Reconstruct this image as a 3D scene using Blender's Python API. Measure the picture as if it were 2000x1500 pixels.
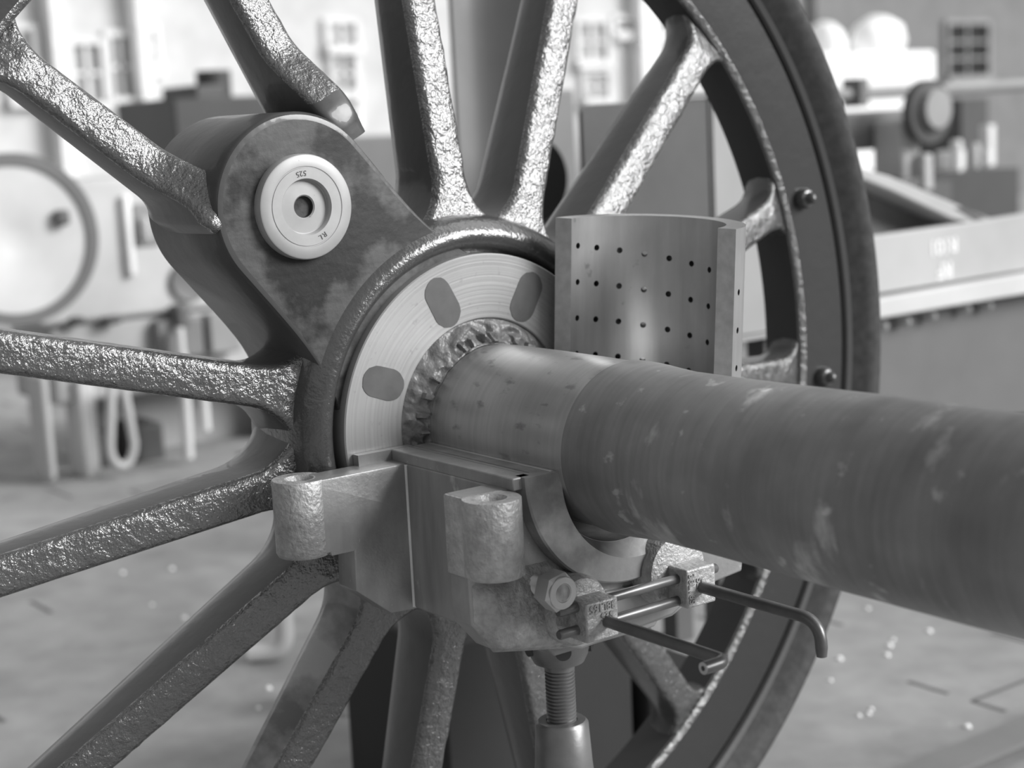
import bpy, bmesh, math, random
from mathutils import Vector, Matrix, noise
random.seed(7)
S = bpy.context.scene
for o in list(bpy.data.objects): bpy.data.objects.remove(o)
PI = math.pi
# ------------------------------------------------------------------ camera
CAM = Vector((1.597543, -1.13496816, 0.35835817))
CF = Vector((-0.79096075, 0.59012329, -0.16166505))
CR = Vector((0.60354316, 0.79590835, -0.04759776))
CU = Vector((-0.10058202, 0.1352198, 0.98569715))
FPX, PPX, PPY = 3199.457, 1020.84, 754.06
cam = bpy.data.cameras.new('camera'); co = bpy.data.objects.new('camera', cam)
S.collection.objects.link(co); S.camera = co
co.matrix_world = Matrix(((CR.x, CU.x, -CF.x, CAM.x), (CR.y, CU.y, -CF.y, CAM.y), (CR.z, CU.z, -CF.z, CAM.z), (0, 0, 0, 1)))
cam.sensor_fit = 'HORIZONTAL'; cam.sensor_width = 36.0
cam.lens = FPX / 2000 * 36
cam.shift_x = (1000 - PPX) / 2000; cam.shift_y = (PPY - 750) / 2000
cam.clip_start = 0.05; cam.clip_end = 200
cam.dof.use_dof = True; cam.dof.focus_distance = 1.80; cam.dof.aperture_fstop = 3.6
# ------------------------------------------------------------------ world: bright overcast sky, brighter to one side
W = bpy.data.worlds.new('sky'); S.world = W; W.use_nodes = True
wn, wl = W.node_tree.nodes, W.node_tree.links
wn.clear()
def wmath(op, a, b=None, c=None):
    n = wn.new('ShaderNodeMath'); n.operation = op
    for i, v in enumerate((a, b, c)):
        if v is None: continue
        if isinstance(v, (int, float)): n.inputs[i].default_value = v
        else: wl.new(v, n.inputs[i])
    return n.outputs[0]
def wdot(vec):
    n = wn.new('ShaderNodeVectorMath'); n.operation = 'DOT_PRODUCT'
    wl.new(tc.outputs['Generated'], n.inputs[0]); n.inputs[1].default_value = Vector(vec).normalized()
    return n.outputs['Value']
def wramp(v, a, b, lo, hi):
    n = wn.new('ShaderNodeMapRange'); n.interpolation_type = 'SMOOTHSTEP'
    wl.new(v, n.inputs[0])
    for i, x in zip((1, 2, 3, 4), (a, b, lo, hi)): n.inputs[i].default_value = x
    return n.outputs[0]
tc = wn.new('ShaderNodeTexCoord')
up_ = wdot((0, 0, 1))
side = wdot((0.62, 0.75, 0.2))
low = wramp(up_, 0.0, 0.22, 0.08, 1.0)
az = wramp(side, -0.3, 0.6, 0.5, 0.45)
hot = wmath('ADD', wramp(wdot((0.70, 0.62, 0.36)), 0.88, 0.99, 0.0, 0.3), wramp(wdot((0.15, 0.55, 0.82)), 0.90, 0.99, 0.0, 2.0))
val = wmath('MULTIPLY', low, wmath('ADD', az, hot))
bg = wn.new('ShaderNodeBackground'); wo = wn.new('ShaderNodeOutputWorld')
cmb = wn.new('ShaderNodeCombineColor')
for i in range(3): wl.new(val, cmb.inputs[i])
wl.new(cmb.outputs[0], bg.inputs[0]); bg.inputs[1].default_value = 1.0
wl.new(bg.outputs[0], wo.inputs[0])
# low sun behind thin cloud: gives the sharp glints on the wet-looking paint
sun = bpy.data.lights.new('sun', 'SUN'); so = bpy.data.objects.new('sun', sun); S.collection.objects.link(so)
sun.energy = 4.7; sun.angle = math.radians(30)
so.rotation_euler = Vector((0.70, 0.57, 0.44)).to_track_quat('Z', 'Y').to_euler()
vs = S.view_settings
vs.view_transform = 'Standard'; vs.look = 'None'; vs.exposure = -0.06; vs.gamma = 1.0; vs.use_curve_mapping = False
S.display_settings.display_device = 'sRGB'

def at(px, py, d):
    'point at depth d (m in front of the camera) behind the photo pixel'
    return CAM + (CF + CR * ((px - PPX) / FPX) - CU * ((py - PPY) / FPX)) * d
# ------------------------------------------------------------------ materials (all grey: a black and white photograph)
def mat(name, c, rough=0.5, metal=0.0, spec=0.5, coat=0.0, mix=None, bumps=(), lines=None, streak=None, rvar=0):
    m = bpy.data.materials.new(name); m.use_nodes = True
    N, L = m.node_tree.nodes, m.node_tree.links
    P = N['Principled BSDF']
    P.inputs['Roughness'].default_value = rough; P.inputs['Metallic'].default_value = metal
    P.inputs['Specular IOR Level'].default_value = spec
    P.inputs['Coat Weight'].default_value = coat; P.inputs['Coat Roughness'].default_value = 0.05; P.inputs['Coat IOR'].default_value = 1.5 if coat < 1 else 2.2
    P.inputs['Base Color'].default_value = (c, c, c, 1)
    T = N.new('ShaderNodeTexCoord')
    def nz(scale, detail=3, vec=None, rgh=0.55, dist=0.0):
        n = N.new('ShaderNodeTexNoise'); n.inputs['Scale'].default_value = scale
        n.inputs['Detail'].default_value = detail; n.inputs['Roughness'].default_value = rgh
        n.inputs['Distortion'].default_value = dist
        L.new(vec if vec else T.outputs['Object'], n.inputs['Vector']); return n.outputs['Fac']
    def stretch(v):
        n = N.new('ShaderNodeMapping'); n.inputs['Scale'].default_value = v
        L.new(T.outputs['Object'], n.inputs['Vector']); return n.outputs[0]
    def ramp(f, a, b, lo, hi):
        n = N.new('ShaderNodeMapRange'); L.new(f, n.inputs[0])
        for i, x in zip((1, 2, 3, 4), (a, b, lo, hi)): n.inputs[i].default_value = x
        return n.outputs[0]
    col = None
    def mul(a, b):
        n = N.new('ShaderNodeMath'); n.operation = 'MULTIPLY'; L.new(a, n.inputs[0]); L.new(b, n.inputs[1]); return n.outputs[0]
    terms = []
    if mix:                                  # list of (scale, threshold lo, hi, value lo, value hi, stretch)
        for sc, a, b, lo, hi, st in mix:
            terms.append(ramp(nz(sc, 5, stretch(st) if st else None), a, b, lo, hi))
    if lines:                                # concentric turning marks about the object's X axis
        sx = N.new('ShaderNodeSeparateXYZ'); L.new(T.outputs['Object'], sx.inputs[0])
        cb = N.new('ShaderNodeCombineXYZ'); L.new(sx.outputs[1], cb.inputs[1]); L.new(sx.outputs[2], cb.inputs[2])
        ln = N.new('ShaderNodeVectorMath'); ln.operation = 'LENGTH'; L.new(cb.outputs[0], ln.inputs[0])
        n = N.new('ShaderNodeTexNoise'); n.noise_dimensions = '1D'; n.inputs['Scale'].default_value = lines[0]; n.inputs['Detail'].default_value = 2
        L.new(ln.outputs['Value'], n.inputs['W'])
        terms.append(ramp(n.outputs['Fac'], 0.3, 0.7, lines[1], lines[2]))
    if terms:
        col = terms[0]
        for t in terms[1:]: col = mul(col, t)
        base = N.new('ShaderNodeMath'); base.operation = 'MULTIPLY'; L.new(col, base.inputs[0]); base.inputs[1].default_value = c
        cc = N.new('ShaderNodeCombineColor')
        for i in range(3): L.new(base.outputs[0], cc.inputs[i])
        L.new(cc.outputs[0], P.inputs['Base Color'])
    if rvar: L.new(ramp(nz(14, 3), 0.3, 0.7, rough - rvar, rough + rvar), P.inputs['Roughness'])
    prev = None
    for sc, strength, dist, st in bumps:
        b = N.new('ShaderNodeBump'); b.inputs['Strength'].default_value = strength; b.inputs['Distance'].default_value = dist
        L.new(nz(sc, 3, stretch(st) if st else None), b.inputs['Height'])
        if prev: L.new(prev, b.inputs['Normal'])
        prev = b.outputs[0]
    if lines:
        b = N.new('ShaderNodeBump'); b.inputs['Strength'].default_value = 0.25; b.inputs['Distance'].default_value = 0.0006
        L.new(n.outputs['Fac'], b.inputs['Height'])
        if prev: L.new(prev, b.inputs['Normal'])
        prev = b.outputs[0]
    if prev: L.new(prev, P.inputs['Normal']); L.new(prev, P.inputs['Coat Normal'])
    return m
M_ROUGH = mat('black_paint_on_rough_casting', 0.05, 0.5, 0, 0.3, 1.0, bumps=((420, 1.0, 0.0009, None), (200, 1.0, 0.0015, None), (70, 1.0, 0.0036, None)))
M_PAINT = mat('smooth_black_paint', 0.065, 0.35, 0, 0.4, 0.25, bumps=((22, 0.3, 0.004, None),), mix=((3, .3, .7, .8, 1.25, None),))
M_RIM = mat('black_rim_paint', 0.03, 0.45, 0, 0.3, 0.2, bumps=((40, 0.2, 0.003, None),), mix=((200, .72, .76, 1, 5, None),))
M_BARE = mat('scraped_spoke_side', 0.2, 0.4, .2, 0.5, .3, mix=((16, .42, .6, .35, 1.6, (.35, 1, .6)),), bumps=((40, .4, .003, (.2, 1, .4)),))
M_BEAD = mat('worn_black_paint', 0.05, 0.3, 0, 0.5, 0.9, bumps=((260, 0.7, 0.0008, None), (60, 0.7, 0.002, None)))
M_WEB = mat('dull_worn_black_paint', 0.06, 0.6, 0, 0.2, mix=((11, .46, .55, .6, 1.6, (1, 1, 1)), (60, .3, .7, .8, 1.2, (1, .5, 2))), bumps=((130, 0.35, 0.002, None),))
M_TIREW = mat('worn_tyre_edge', 0.16, 0.35, 0.4, 0.4, bumps=((90, 0.25, 0.001, None),))
M_TIRE = mat('dark_tyre_steel', 0.06, 0.5, 0.3, 0.4, mix=((60, .3, .7, .75, 1.3, None),), bumps=((90, 0.25, 0.0015, None),))
M_TURN = mat('turned_bright_steel', 0.38, 0.42, 0.55, mix=((7, .3, .7, .92, 1.08, None), (90, .62, .72, 1, .8, None)), lines=(260, .93, 1.06))
M_PIN = mat('bright_pin_end', 0.37, 0.5, 0.3, mix=((25, .35, .7, 1.04, .88, None), (160, .68, .74, 1, .6, None)))
M_DARKIN = mat('dark_metal_insert', 0.10, 0.5, 0.2, mix=((40, .3, .7, .85, 1.15, None),))
M_COMP = mat('torn_grey_compound', 0.15, 0.42, 0.1, 0.5, bumps=((60, 0.7, 0.006, None),), mix=((30, .3, .7, .8, 1.3, None),))
M_JOUR = mat('polished_journal_steel', 0.42, 0.36, 0.65, mix=((5, .3, .7, .82, 1.12, (2, 1, 1)), (55, .6, .7, 1, .62, (.5, 1, 1)), (6, .3, .7, .92, 1.06, (30, 1, 1))), bumps=((60, .15, .001, (4, 1, 1)),))
M_AXLE = mat('dull_rusted_axle_steel', 0.19, 0.5, 0.3, 0.5, mix=((7, .33, .7, .75, 1.35, (1, 1.2, .8)), (9, .3, .7, .9, 1.1, (16, 1, 1)), (12, .62, .72, 1, 2.2, (1.4, .8, .8)), (34, .64, .7, 1, 1.8, (.8, 1, 1)), (6, .3, .7, .8, 1.2, None)), bumps=((20, .12, .0015, (5, 1, 1)),))
M_BOX = mat('machined_grey_casting', 0.32, 0.42, 0.55, mix=((14, .3, .7, .78, 1.2, None), (70, .3, .7, .92, 1.08, (1, 1, .25)), (120, .66, .74, 1, 1.5, None)), bumps=((200, .25, .0012, None),))
M_BOXD = mat('dark_machined_guide_face', 0.27, 0.45, 0.4, mix=((12, .3, .7, .75, 1.25, (3, 1, .5)), (16, .62, .7, 1, 2.2, (1, 1, .6))), bumps=((90, .2, .001, (1, 1, .2)),))
M_CAST = mat('rough_cast_steel', 0.36, 0.5, 0.35, mix=((16, .3, .7, .75, 1.25, None), (140, .35, .7, 1.15, .85, None)), bumps=((230, .8, .002, None), (40, .6, .006, None)))
M_BRONZE = mat('bearing_metal', 0.3, 0.42, 0.55, mix=((18, .5, .68, 1, 1.6, None), (60, .3, .7, .9, 1.1, None)), bumps=((150, .2, .001, None),))
M_EDGE = mat('bright_machined_edge', 0.55, 0.38, 0.6, mix=((30, .3, .7, .85, 1.1, (.3, 1, 1)),))
M_SHELL = mat('bright_bored_brass', 0.5, 0.34, 0.75, mix=((9, .3, .7, .86, 1.1, None), (24, .66, .7, 1, .68, None), (14, .3, .7, .93, 1.07, (6, 6, .7))), bumps=((45, .12, .001, (2, 2, .4)),))
M_SHELLC = mat('shell_cut_face', 0.5, 0.45, 0.6, mix=((80, .3, .7, .85, 1.12, None),))
M_DSTEEL = mat('dark_oily_steel', 0.13, 0.35, 0.5, 0.5, mix=((30, .3, .7, .85, 1.2, None),))
M_JACK = mat('jack_steel', 0.2, 0.38, 0.6, mix=((20, .3, .7, .8, 1.2, None),), bumps=((100, .2, .001, None),))
M_STAMP = mat('stamped_mark', 0.09, 0.6)
M_HOLE = mat('dark_bore', 0.035, 0.6)
M_WHITE = mat('white_paint_lettering', 0.88, 0.6)
M_FLOOR = mat('worn_paving_blocks', 0.31, 0.8, 0, 0.3, mix=((1.2, .3, .7, .75, 1.2, None), (9, .3, .7, .85, 1.15, None), (40, .7, .76, 1, 1.9, None)))
M_SEAM = mat('dirt_in_paving_joint', 0.13, 0.9)
G = {}
def grey(v, rough=0.6, metal=0.0):
    k = (v, rough, metal)
    if k not in G: G[k] = mat('grey_%02d' % round(v * 100), v, rough, metal, 0.4, mix=((4, .3, .7, .9, 1.1, None),))
    return G[k]
# ------------------------------------------------------------------ object helpers
COL = S.collection
def empty(name, label, cat, loc=(0, 0, 0), group=None):
    o = bpy.data.objects.new(name, None); COL.objects.link(o); o.location = loc
    o.empty_display_size = 0.05
    tag(o, label, cat, group); return o
def tag(o, label=None, cat=None, group=None, kind=None):
    if label: o['label'] = label
    if cat: o['category'] = cat
    if group: o['group'] = group
    if kind: o['kind'] = kind
    return o
def link(name, me, mats, parent=None, smooth=35, label=None, bevel=0, seg=2):
    o = bpy.data.objects.new(name, me); COL.objects.link(o)
    if not isinstance(mats, (list, tuple)): mats = [mats]
    for m in mats: me.materials.append(m)
    if smooth:
        me.shade_smooth(); me.set_sharp_from_angle(angle=math.radians(smooth))
    if bevel:
        b = o.modifiers.new('bevel', 'BEVEL'); b.width = bevel; b.segments = seg; b.limit_method = 'ANGLE'; b.angle_limit = math.radians(40)
    if parent:
        o.parent = parent; o.matrix_parent_inverse = Matrix.Identity(4)
        if parent.type == 'EMPTY': o.location = -Vector(parent.location) if not parent.get('local') else (0, 0, 0)
    if label: o['label'] = label
    return o
def mesh(vs_, fs, idx=None):
    me = bpy.data.meshes.new('m'); me.from_pydata([tuple(v) for v in vs_], [], fs)
    bm = bmesh.new(); bm.from_mesh(me); bmesh.ops.remove_doubles(bm, verts=bm.verts, dist=1e-6)
    bmesh.ops.recalc_face_normals(bm, faces=bm.faces); bm.to_mesh(me); bm.free()
    return me
class MB:
    def __init__(s): s.v, s.f, s.mi = [], [], []
    def add(s, vs_, fs, mi=0):
        k = len(s.v); s.v += [Vector(v) for v in vs_]; s.f += [tuple(i + k for i in f) for f in fs]; s.mi += [mi] * len(fs); return s
    def box(s, x0, x1, y0, y1, z0, z1, mi=0, M=None):
        v = [Vector((x, y, z)) for x in (x0, x1) for y in (y0, y1) for z in (z0, z1)]
        if M: v = [M @ p for p in v]
        return s.add(v, [(0, 1, 3, 2), (4, 6, 7, 5), (0, 4, 5, 1), (2, 3, 7, 6), (0, 2, 6, 4), (1, 5, 7, 3)], mi)
    def prism(s, poly, a0, a1, axis='X', mi=0, cap_mi=None):
        'poly of 2-D points extruded along an axis; poly is (y,z) for X, (x,z) for Y, (x,y) for Z'
        n = len(poly)
        def P(p, a): return {'X': (a, p[0], p[1]), 'Y': (p[0], a, p[1]), 'Z': (p[0], p[1], a)}[axis]
        v = [P(p, a0) for p in poly] + [P(p, a1) for p in poly]
        s.add(v, [(i, (i + 1) % n, n + (i + 1) % n, n + i) for i in range(n)], mi)
        k = len(s.v) - 2 * n
        s.f += [tuple(range(k, k + n)), tuple(range(k + n, k + 2 * n))]; s.mi += [mi if cap_mi is None else cap_mi] * 2
        return s
    def tube(s, pts, R, n=16, caps=True, mi=0):
        'round bar along points; R a number or one radius per point'
        pts = [Vector(p) for p in pts]; m = len(pts)
        if not isinstance(R, (list, tuple)): R = [R] * m
        t0 = (pts[1] - pts[0]).normalized()
        a = Vector((0, 0, 1)) if abs(t0.z) < .9 else Vector((1, 0, 0))
        u = t0.cross(a).normalized(); rings = []
        for i, p in enumerate(pts):
            t = (pts[min(i + 1, m - 1)] - pts[max(i - 1, 0)]).normalized()
            u = (u - t * u.dot(t)).normalized(); w = t.cross(u)
            rings.append([p + (u * math.cos(2 * PI * j / n) + w * math.sin(2 * PI * j / n)) * R[i] for j in range(n)])
        v = [q for r in rings for q in r]
        f = [(i * n + j, i * n + (j + 1) % n, (i + 1) * n + (j + 1) % n, (i + 1) * n + j) for i in range(m - 1) for j in range(n)]
        if caps: f += [tuple(range(n)), tuple(range((m - 1) * n, m * n))]
        return s.add(v, f, mi)
    def lathe(s, prof, n=96, axis='X', c=(0, 0), a0=0, a1=2 * PI, closed=False, mi=0, mis=None):
        'profile of (axial, radius) turned about an axis through c'
        full = abs(a1 - a0 - 2 * PI) < 1e-6
        m = n if full else n + 1; P = []
        for j in range(m):
            a = a0 + (a1 - a0) * j / n; ca, sa = math.cos(a), math.sin(a)
            for x, r in prof:
                P.append({'X': (x, c[0] + r * ca, c[1] + r * sa), 'Z': (c[0] + r * ca, c[1] + r * sa, x)}[axis])
        k = len(prof); kk = len(s.v); s.v += [Vector(p) for p in P]
        rows = k if closed else k - 1
        for j in range(n):
            j2 = (j + 1) % m
            for i in range(rows):
                i2 = (i + 1) % k
                s.f.append((kk + j * k + i, kk + j * k + i2, kk + j2 * k + i2, kk + j2 * k + i)); s.mi.append(mis[i] if mis else mi)
        if not full and closed:
            s.f.append(tuple(kk + i for i in range(k))); s.f.append(tuple(kk + (m - 1) * k + i for i in range(k))); s.mi += [mi, mi]
        return s
    def done(s, name, mats, parent=None, **kw):
        me = bpy.data.meshes.new(name); me.from_pydata([tuple(v) for v in s.v], [], s.f)
        for p, i in zip(me.polygons, s.mi): p.material_index = i
        bm = bmesh.new(); bm.from_mesh(me); bmesh.ops.remove_doubles(bm, verts=bm.verts, dist=1e-6)
        bmesh.ops.recalc_face_normals(bm, faces=bm.faces); bm.to_mesh(me); bm.free()
        return link(name, me, mats, parent, **kw)
def apply_mods(o):
    dg = bpy.context.evaluated_depsgraph_get(); dg.update()
    me = bpy.data.meshes.new_from_object(o.evaluated_get(dg)); o.modifiers.clear(); o.data = me
def cut(o, cutter_mb):
    c = cutter_mb.done('cutter', [M_HOLE], smooth=0)
    b = o.modifiers.new('cut', 'BOOLEAN'); b.object = c; b.operation = 'DIFFERENCE'; b.solver = 'EXACT'
    apply_mods(o); bpy.data.objects.remove(c)
    o.data.shade_smooth(); o.data.set_sharp_from_angle(angle=math.radians(35))
def text(body, size, mtx, m, parent, name='lettering', extrude=0.0004, bold=0, spacing=1.0):
    cu = bpy.data.curves.new('t', 'FONT'); cu.body = body; cu.size = size; cu.extrude = extrude; cu.offset = bold
    cu.align_x = 'CENTER'; cu.align_y = 'CENTER'; cu.space_character = spacing; cu.resolution_u = 3
    t = bpy.data.objects.new('t', cu); COL.objects.link(t)
    dg = bpy.context.evaluated_depsgraph_get(); dg.update()
    me = bpy.data.meshes.new_from_object(t.evaluated_get(dg)); bpy.data.objects.remove(t)
    me.transform(mtx); return link(name, me, m, parent, smooth=0)
def frame(o, xd, yd):
    xd = Vector(xd).normalized(); yd = Vector(yd).normalized(); z = xd.cross(yd)
    return Matrix(((xd.x, yd.x, z.x, o[0]), (xd.y, yd.y, z.y, o[1]), (xd.z, yd.z, z.z, o[2]), (0, 0, 0, 1)))
def arc(cx, cy, r, a0, a1, n=16):
    return [(cx + r * math.cos(math.radians(a0 + (a1 - a0) * i / n)), cy + r * math.sin(math.radians(a0 + (a1 - a0) * i / n))) for i in range(n + 1)]
def roughen(me, amp, sc, axis_ok=None, cuts=0):
    for v in me.vertices:
        n = noise.noise_vector(v.co * sc)
        v.co += n * amp

FLOOR_Z = -0.85
# ================================================================== floor of paving blocks
fl = MB(); fl.box(-30, 12, -14, 26, FLOOR_Z - 0.1, FLOOR_Z)
floor = fl.done('floor', M_FLOOR, smooth=0); tag(floor, kind='structure')
sm = MB()
for k in range(44):
    y = -1.2 + k * .19; x = -6.0
    while x < 1.5:
        l = random.uniform(.08, .26)
        if random.random() < (.5 if y > .7 else .12): sm.box(x, x + l, y - .006, y + .006, FLOOR_Z - .002, FLOOR_Z + .001)
        if random.random() < (.18 if y > .7 else .05): sm.box(x - .005, x + .005, y, y + .19, FLOOR_Z - .002, FLOOR_Z + .001)
        x += l + random.uniform(.05, .5)
seams = sm.done('trim_1', M_SEAM, smooth=0); tag(seams, kind='structure')

# ================================================================== the driving wheel and its axle
wh = empty('locomotive_wheelset', 'black spoked locomotive driving wheel on its thick grey axle', 'wheel')
# axle: journal bright, body dull
prof = [(-.2, .0), (-.2, .088), (0.0, .088), (.012, .0905), (.03, .0928), (.06, .0933), (.13, .0937), (.2, .0935), (.24, .0928), (.262, .0930),
        (.268, .0948), (.276, .0952), (.3, .0942), (.32, .0925), (.35, .0905), (.42, .0905), (.5, .0915), (.6, .093), (.75, .094), (1.6, .0945), (1.6, 0)]
mis = [0 if prof[i][0] < .262 else 1 for i in range(len(prof) - 1)]
MB().lathe(prof, 160, mis=mis).done('axle', [M_JOUR, M_AXLE], wh, label='thick grey axle with bright journal')
# hub casting with glossy ring
hub = [(-.028, .105), (-.028, .2035), (-.018, .206), (-.010, .210), (-.0055, .2155), (-.0045, .221), (-.0065, .228), (-.012, .235), (-.018, .241),
       (-.026, .244), (-.040, .247), (-.06, .247), (-.10, .246), (-.15, .24), (-.185, .22), (-.2, .19), (-.2, .105)]
MB().lathe(hub, 192, closed=True).done('hub', M_BEAD, wh)
# machined hub face
disc = [(-.027, .122), (-.0015, .122), (0, .1235), (0, .1985), (-.0015, .2), (-.027, .2)]
hf = MB().lathe(disc, 192, closed=True).done('hub_face', M_TURN, wh, label='bright turned hub face')
for ang, rot_, ln in ((156.5, 4, .023), (110.5, 7, .029), (64.0, -4, .029), (17, 0, .029)):
    a = math.radians(ang); c = Vector((0, .157 * math.cos(a), .157 * math.sin(a)))
    b = math.radians(ang + rot_); rd = Vector((0, math.cos(b), math.sin(b))); tg = Vector((0, -math.sin(b), math.cos(b)))
    w = .0185; L = .0135 if ln > .025 else .010
    pts = []
    for s_, a0 in ((1, -90), (-1, 90)):
        for i in range(13):
            t = math.radians(a0 + 180 * i / 12)
            j = 1 + .05 * noise.noise(Vector((ang, i * .8, s_)))
            pts.append(c + rd * (s_ * L + math.cos(t) * w * j) + tg * (math.sin(t) * w * j))
    v = [p + Vector((-.004, 0, 0)) for p in pts] + [p + Vector((.0006, 0, 0)) for p in pts]; n = len(pts)
    MB().add(v, [(i, (i + 1) % n, n + (i + 1) % n, n + i) for i in range(n)] + [tuple(range(n)), tuple(range(n, 2 * n))]).done('slot_plug', M_DARKIN, hf, smooth=0)
# ring of torn compound between journal and hub face
v, f = [], []; NA, NR = 420, 22
for j in range(NA):
    a = 2 * PI * j / NA
    for i in range(NR):
        t = i / (NR - 1); r = .1225 - t * .031
        x = -.004 + .016 * t ** 1.3
        p = Vector((x, r * math.cos(a), r * math.sin(a)))
        q_ = Vector((a * 2.6, t * 1.3, 0)); q_ += noise.noise_vector(q_ * .8) * .9
        h = (1 - abs(noise.noise(q_ * 1.3)) * 2) * .006 + noise.noise(q_ * 3.7) * .003 + noise.noise(Vector((a * 13, t * 4, 2))) * .0018 * t
        if noise.noise(Vector((a * 9, 7, 0))) > .18 and .55 < t < .9: h += .006
        edge = min(1, t * 4) * (1 if t < .95 else .6)
        p.x += h * edge
        v.append(p)
for j in range(NA):
    for i in range(NR - 1):
        j2 = (j + 1) % NA; f.append((j * NR + i, j * NR + i + 1, j2 * NR + i + 1, j2 * NR + i))
MB().add(v, f).done('compound_ring', M_COMP, wh, smooth=28, label='torn grey packing around the journal')
# crank web with boss
CP = Vector((-.2284, .2720)); ud = CP.normalized(); nd = Vector((-ud.y, ud.x)); RB = .105
poly = []
for i in range(49):
    a = -90 + 180 * i / 48; ar = math.radians(a)
    q = CP + ud * math.cos(ar) * RB + nd * math.sin(ar) * RB; poly.append((q.x, q.y))
for s_ in (1, -1):
    for i in range(9):
        t = i / 8 if s_ > 0 else 1 - i / 8
        # straight cheeks, flaring into the hub
        d = .30 * (1 - t) + .13 * t
        w = RB + .035 * t ** 3
        q = ud * d + nd * (s_ * w); poly.append((q.x, q.y))
poly2 = [p for p in poly]
n = len(poly2); prf = [(-.2, -.012), (-.185, 0), (-.1, 0), (-.020, 0), (-.0145, -.0035), (-.013, -.009)]
v = []; cx = sum(p[0] for p in poly2) / n; cy = sum(p[1] for p in poly2) / n
for x, ins in prf:
    for p in poly2:
        d = Vector((p[0] - cx, p[1] - cy)); d = d.normalized() * (d.length + ins)
        v.append((x, cx + d.x, cy + d.y))
f = [(k * n + i, k * n + (i + 1) % n, (k + 1) * n + (i + 1) % n, (k + 1) * n + i) for k in range(len(prf) - 1) for i in range(n)]
mw = MB().add(v, f, 0); mw.f += [tuple(range(n)), tuple(range((len(prf) - 1) * n, len(prf) * n))]; mw.mi += [0, 1]
mw.done('crank_web', [M_PAINT, M_WEB], wh, label='dull black crank web with worn face')
# crank pin end
pp = [(-.2, 0), (-.2, .05), (-.013, .0585), (-.004, .0585), (-.001, .0575), (0, .056), (0, .045), (-.0008, .0445), (-.0008, .0435), (0, .043), (0, .0315),
      (-.001, .0308), (-.007, .0298), (-.0075, .029), (-.0065, .0135), (-.008, .0120), (-.03, .0105), (-.035, 0)]
mm = [0] * (len(pp) - 1); mm[-1] = 1; mm[-2] = 1
pin = MB().lathe(pp, 96, c=(CP.x, CP.y), mis=mm).done('crank_pin', [M_PIN, M_HOLE], wh, label='bright crank pin end with centre hole')
for ch, a in zip('525', (100, 93, 86)):
    ar = math.radians(a + 4); c = (0.0003, CP.x + .0375 * math.cos(ar), CP.y + .0375 * math.sin(ar))
    text(ch, .0085, frame(c, (0, math.sin(ar), -math.cos(ar)), (0, math.cos(ar), math.sin(ar))) @ Matrix.Rotation(PI, 4, 'Z'), M_STAMP, pin, extrude=.0002)
for ch, a in zip('RL', (-58, -67)):
    ar = math.radians(a); c = (0.0003, CP.x + .0375 * math.cos(ar), CP.y + .0375 * math.sin(ar))
    text(ch, .0085, frame(c, (0, math.sin(ar), -math.cos(ar)), (0, math.cos(ar), math.sin(ar))) @ Matrix.Rotation(PI * 0, 4, 'Z'), M_STAMP, pin, extrude=.0002)
# spokes
def spoke(deg, r0=.2, r1=.705, lift=None, side_m=None, roll=0):
    a = math.radians(deg); rd = Vector((0, math.cos(a), math.sin(a))); tg = Vector((0, -math.sin(a), math.cos(a)))
    rs = [r0 + (r1 - r0) * i / 60 for i in range(61)]
    vs_, fs, mi = [], [], []; sec = None
    for r in rs:
        w = .0475 - .004 * (r - .25)
        rh, fh = .222, .072
        if lift: rh, fh = (.425, .035) if deg > 120 else (.30, .03)
        if r < rh + fh:
            q = (rh + fh - r) / fh; q = min(q, .75 if lift else 1); w += 2 * fh * (1 - math.sqrt(max(0, 1 - q * q)))
        rr, fr = .692, .055
        if r > rr - fr:
            q = min((r - rr + fr) / fr, 1); w += 2 * fr * (1 - math.sqrt(max(0, 1 - q * q))) * .7
        xf = -.038 - (r - .25) * .2
        if r > .655: xf -= .016 * min(1, (r - .655) / .04) ** 1.5
        if lift and r < .50:
            q = min(1, (.50 - r) / .09); q = q * q * (3 - 2 * q); xf = min(xf + lift * q, -.0175)
        xb = min(-.155 - max(0, r - .3) * .12, -.15)
        h = w / 2
        b = .010
        A_ = [(math.sin(math.radians(q_)) * b, math.cos(math.radians(q_)) * b) for q_ in (15, 32, 50, 70, 90)]
        pts = [(-h + b, xf), (-h * .5, xf + .0003), (0, xf + .0005), (h * .5, xf + .0003), (h - b, xf)] + [(h - b + p_[0], xf - b + p_[1]) for p_ in A_] + [ (h + .0015, (xf * .5 + xb * .5)), (h, xb + .03),
               (h - .004, xb + .014), (h - .012, xb + .004), (h - .02, xb), (-h + .02, xb), (-h + .012, xb + .004), (-h + .004, xb + .014), (-h, xb + .03), (-h - .0015, (xf * .5 + xb * .5))] + [(-h + b - p_[0], xf - b + p_[1]) for p_ in reversed(A_)]
        if sec is None: sec = len(pts)
        for k, (t, x) in enumerate(pts):
            p = rd * r + tg * t; p.x = x + (roll * t if x > xf - .02 else 0)
            if k < 8 or k >= len(pts) - 3:
                p.x += noise.noise(p * 60) * .0016; p += tg * noise.noise(p * 75 + Vector((9, 9, 9))) * .0012
            vs_.append(p)
    for i in range(len(rs) - 1):
        for k in range(sec):
            fs.append((i * sec + k, i * sec + (k + 1) % sec, (i + 1) * sec + (k + 1) % sec, (i + 1) * sec + k)); mi.append(0 if (k < 9 or k >= sec - 5) and not (deg == 114.0 and rs[i] < .425) else 1)
    m = MB(); m.add(vs_, fs); m.mi = mi
    m.f += [tuple(range(sec)), tuple(range((len(rs) - 1) * sec, len(rs) * sec))]; m.mi += [1, 1]
    return m.done('spoke', [M_ROUGH, side_m or M_PAINT], wh, smooth=60)
spoke(41.6, roll=-.12); spoke(65.4, roll=-.04)
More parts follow.
